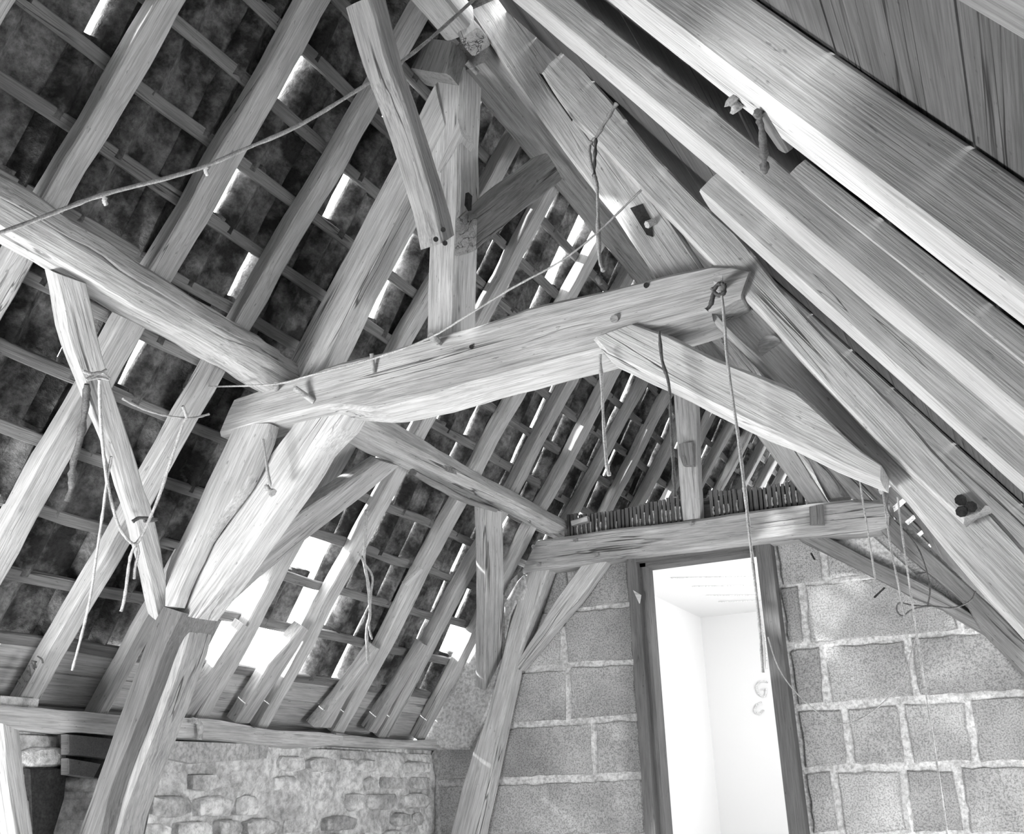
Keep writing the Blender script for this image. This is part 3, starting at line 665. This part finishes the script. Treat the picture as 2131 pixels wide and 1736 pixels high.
# ================================================================== CORDS AND ROPES
CP = PLp(3.6)
cord('washing_line', 'long pale line strung across the upper left rafters', CP, [(-60, 500), (0, 485), (120, 440), (215, 405), (350, 370), (430, 345), (510, 310), (620, 262), (740, 190), (860, 110), (985, 0), (1010, -25)], .0052, m_rope)
for i, (q, lb_) in enumerate((((219, 410), 'left'), ((430, 348), 'right'))):
    o = tube('line_hook', [on(q, CP), on((q[0]-2, q[1]+8), CP), on((q[0]+2, q[1]+16), CP)], 0.0055, m_oak2); tag(o, 'small pale peg hanging on the long line, %s one of the pair' % lb_, 'hook')
CY = PY(1.94)
cord('twine', 'thin cord from the right blade past the king post foot to the crooked brace', PY(1.9), [(1335, 395), (1240, 487), (1165, 545), (1065, 600), (980, 652), (890, 705), (775, 747), (650, 780), (570, 800), (440, 805), (300, 812), (225, 790)], .0028, m_rope)
r1 = cord('hanging_rope', 'frayed rope looped round the repair plank and hanging free', PY(1.92), [(1283, 216), (1262, 250), (1240, 287), (1228, 300), (1228, 330), (1238, 370), (1243, 400), (1245, 470), (1248, 540), (1256, 565)], .0052, m_rope, 'rope', fuzz=.35)
tube('loose_end', [on(q, PY(1.92)) for q in [(1240, 287), (1238, 330), (1236, 372)]], .0042, m_roped, r1, fuzz=.4)
tube('knot', [on((1246, 575), PY(1.92)), on((1249, 592), PY(1.92))], .009, m_roped, r1, fuzz=.5)
cord('hanging_rope', 'frayed rope end hanging from under the middle of the collar beam', PY(1.96), [(1249, 738), (1253, 820), (1257, 900), (1262, 960), (1268, 990)], .0045, m_rope, 'rope', fuzz=.4)
cord('hanging_rope', 'dark rope hanging over the right brace in front of the far king post', PY(1.95), [(1372, 690), (1378, 750), (1392, 800), (1396, 870), (1400, 950), (1405, 1035)], .0040, m_roped, 'rope', fuzz=.4)
cord('long_string', 'long taut string dropping from the roped peg down past the doorway head', PY(1.93), [(1500, 606), (1505, 640), (1515, 760), (1535, 900), (1552, 1040), (1563, 1140), (1580, 1290), (1588, 1400)], .0036, m_rope)
tube('rope_binding', [on(q, PY(1.93)) for q in [(1482, 600), (1492, 614), (1506, 610), (1508, 596), (1500, 590), (1488, 600), (1480, 632), (1470, 645)]], .005, m_roped, bpy.data.objects['long_string'], fuzz=.3)
for px, lb_ in (([(1787, 983), (1795, 1040), (1806, 1105), (1816, 1170), (1822, 1210)], 'short thin string hanging below the tip of the right brace'),
                ([(1834, 1000), (1852, 1130), (1868, 1210), (1884, 1290)], 'thin string hanging right of the short one in front of the dark blade'),
                ([(1868, 1035), (1880, 1130), (1902, 1280), (1920, 1400), (1942, 1540), (1972, 1740)], 'longest thin string hanging in front of the right block wall')):
    cord('thin_string', lb_, PY(2.3), px, .0022, m_rope)
cord('slack_string', 'slack thin string looping across the right block wall from the door frame', PY(3.93), [(1598, 1326), (1620, 1390), (1660, 1445), (1720, 1495), (1770, 1505), (1830, 1470), (1880, 1410), (1905, 1330), (1930, 1265)], .0030, m_rope)
wc = cord('wire_coil', 'dark loose wire curling at the foot of the right blade', PY(2.4), [(1932, 1262), (1900, 1268), (1878, 1282), (1866, 1270), (1872, 1255), (1900, 1260), (1940, 1262), (1985, 1265), (2020, 1250), (2030, 1230)], .0019, m_roped, 'wire')
tube('wire_end', [on(q, PY(2.4)) for q in [(1838, 1005), (1848, 1030), (1846, 1055), (1858, 1080), (1882, 1105), (1915, 1150), (1935, 1220), (1930, 1262)]], .0019, m_roped, wc)
cl_ = PY(1.93)
cord('dark_rope', 'dark frayed rope hanging left of the crooked brace', PLp(3.85), [(181, 800), (176, 860), (165, 920), (152, 965), (150, 1005), (142, 1042)], .0085, m_roped, 'rope', fuzz=.4)
cord('looped_cord', 'pale cord slung in a loop from the crooked brace towards the strut', PLp(3.78, 1.6), [(207, 790), (208, 850), (213, 920), (224, 1010), (245, 1090), (268, 1125), (283, 1131), (300, 1105), (330, 1035), (355, 960), (380, 885), (388, 868), (380, 845)], .0042, m_rope)
cord('cord_tail', 'pale knotted cord tail hanging lowest under the loop', PLp(3.78, 1.6), [(283, 1131), (271, 1160), (264, 1210), (258, 1250), (252, 1272)], .0042, m_rope)
cord('cord_tail', 'short pale cord tail hanging right of the longer one', PLp(3.78, 1.6), [(285, 1131), (288, 1150), (281, 1180), (279, 1204)], .0042, m_rope)
cord('long_string', 'long pale string hanging past the rafter to the wall plate', PLp(3.78, 1.6), [(232, 950), (222, 1005), (212, 1080), (200, 1160), (190, 1230), (180, 1280), (165, 1340), (150, 1395)], .0036, m_rope)
cord('brace_binding', 'cord bound round the crooked brace at the purlin end of the loop', PLp(3.93, 1.6), [(172, 772), (190, 778), (212, 776), (228, 790), (205, 785), (180, 790), (222, 770)], .004, m_rope)
cord('brace_binding', 'dark cord bound round the middle of the crooked brace', PLp(3.93, 1.6), [(276, 1086), (290, 1078), (312, 1080), (326, 1082), (300, 1084)], .005, m_roped)
cord('twine', 'faint cord stretched from the crooked brace to the strut below the collar beam', PLp(3.8, 1.6), [(255, 830), (300, 852), (350, 866), (400, 870), (435, 862)], .003, m_rope)
cord('hanging_rope', 'short rope with a frayed tuft hanging from the left end of the collar beam', PY(1.98), [(547, 915), (552, 945), (558, 985), (563, 1012)], .0045, m_rope, 'rope', fuzz=.4)
tube('tuft', [on((553, 1012), PY(1.98)), on((568, 1026), PY(1.98))], .009, m_rope, bpy.data.objects['hanging_rope.003'], fuzz=.5)
cord('white_string', 'bunch of white string hanging against the tiles left of the far purlin post', PLp(3.95), [(762, 1062), (760, 1120), (758, 1170), (766, 1215), (770, 1280), (763, 1310), (766, 1380)], .006, m_rope)
cord('white_string', 'looser white strand hanging beside the bunch of white string', PLp(3.95), [(745, 1150), (760, 1175), (775, 1200), (772, 1240), (768, 1300), (774, 1330)], .004, m_rope)
for q0, q1, lb_ in (((1695, 1164), (1688, 1152), 'nail sticking out of the right wall brace, upper one'), ((1840, 1224), (1820, 1243), 'nail sticking out under the right wall brace, lower one'), ((342, 1504), (322, 1514), 'nail sticking out of the wall plate by the crooked post')):
    o = tube('nail', [on(q0, PY(3.90) if q0[0] > 900 else PX(-2.40)), on(q1, PY(3.97) if q0[0] > 900 else PX(-2.46))], .004, m_iron, sub=1); tag(o, lb_, 'nail')

kn_ = bpy.data.objects['principal_rafter.003']
tube('knot', [on((1602, 722), PY(2.076)), on((1602, 722), PY(2.10))], .027, m_oak2, kn_, sides=14, sub=1)
cord('hanging_rope', 'thick dark rope stub hanging between the sunlit rafter and the sawn one', PLp(.50, -1.5), [(1576, 232), (1584, 262), (1588, 300), (1590, 330), (1592, 358)], .0055, m_roped, 'rope', fuzz=.4)
o = tube('fibre_tuft', [on((1520, 205), PRp(.50)), on((1535, 225), PRp(.50))], .010, m_rope, fuzz=.5); tag(o, 'pale tuft of fibres caught above the thick rope stub', 'tuft')

timber('wedge', 'thin slip of batten bridging the gap above the thick rope stub', 'batten', m_bat, PRp(.50), [(1562, 236), (1612, 312)], [(1582, 240), (1632, 322)], .015)
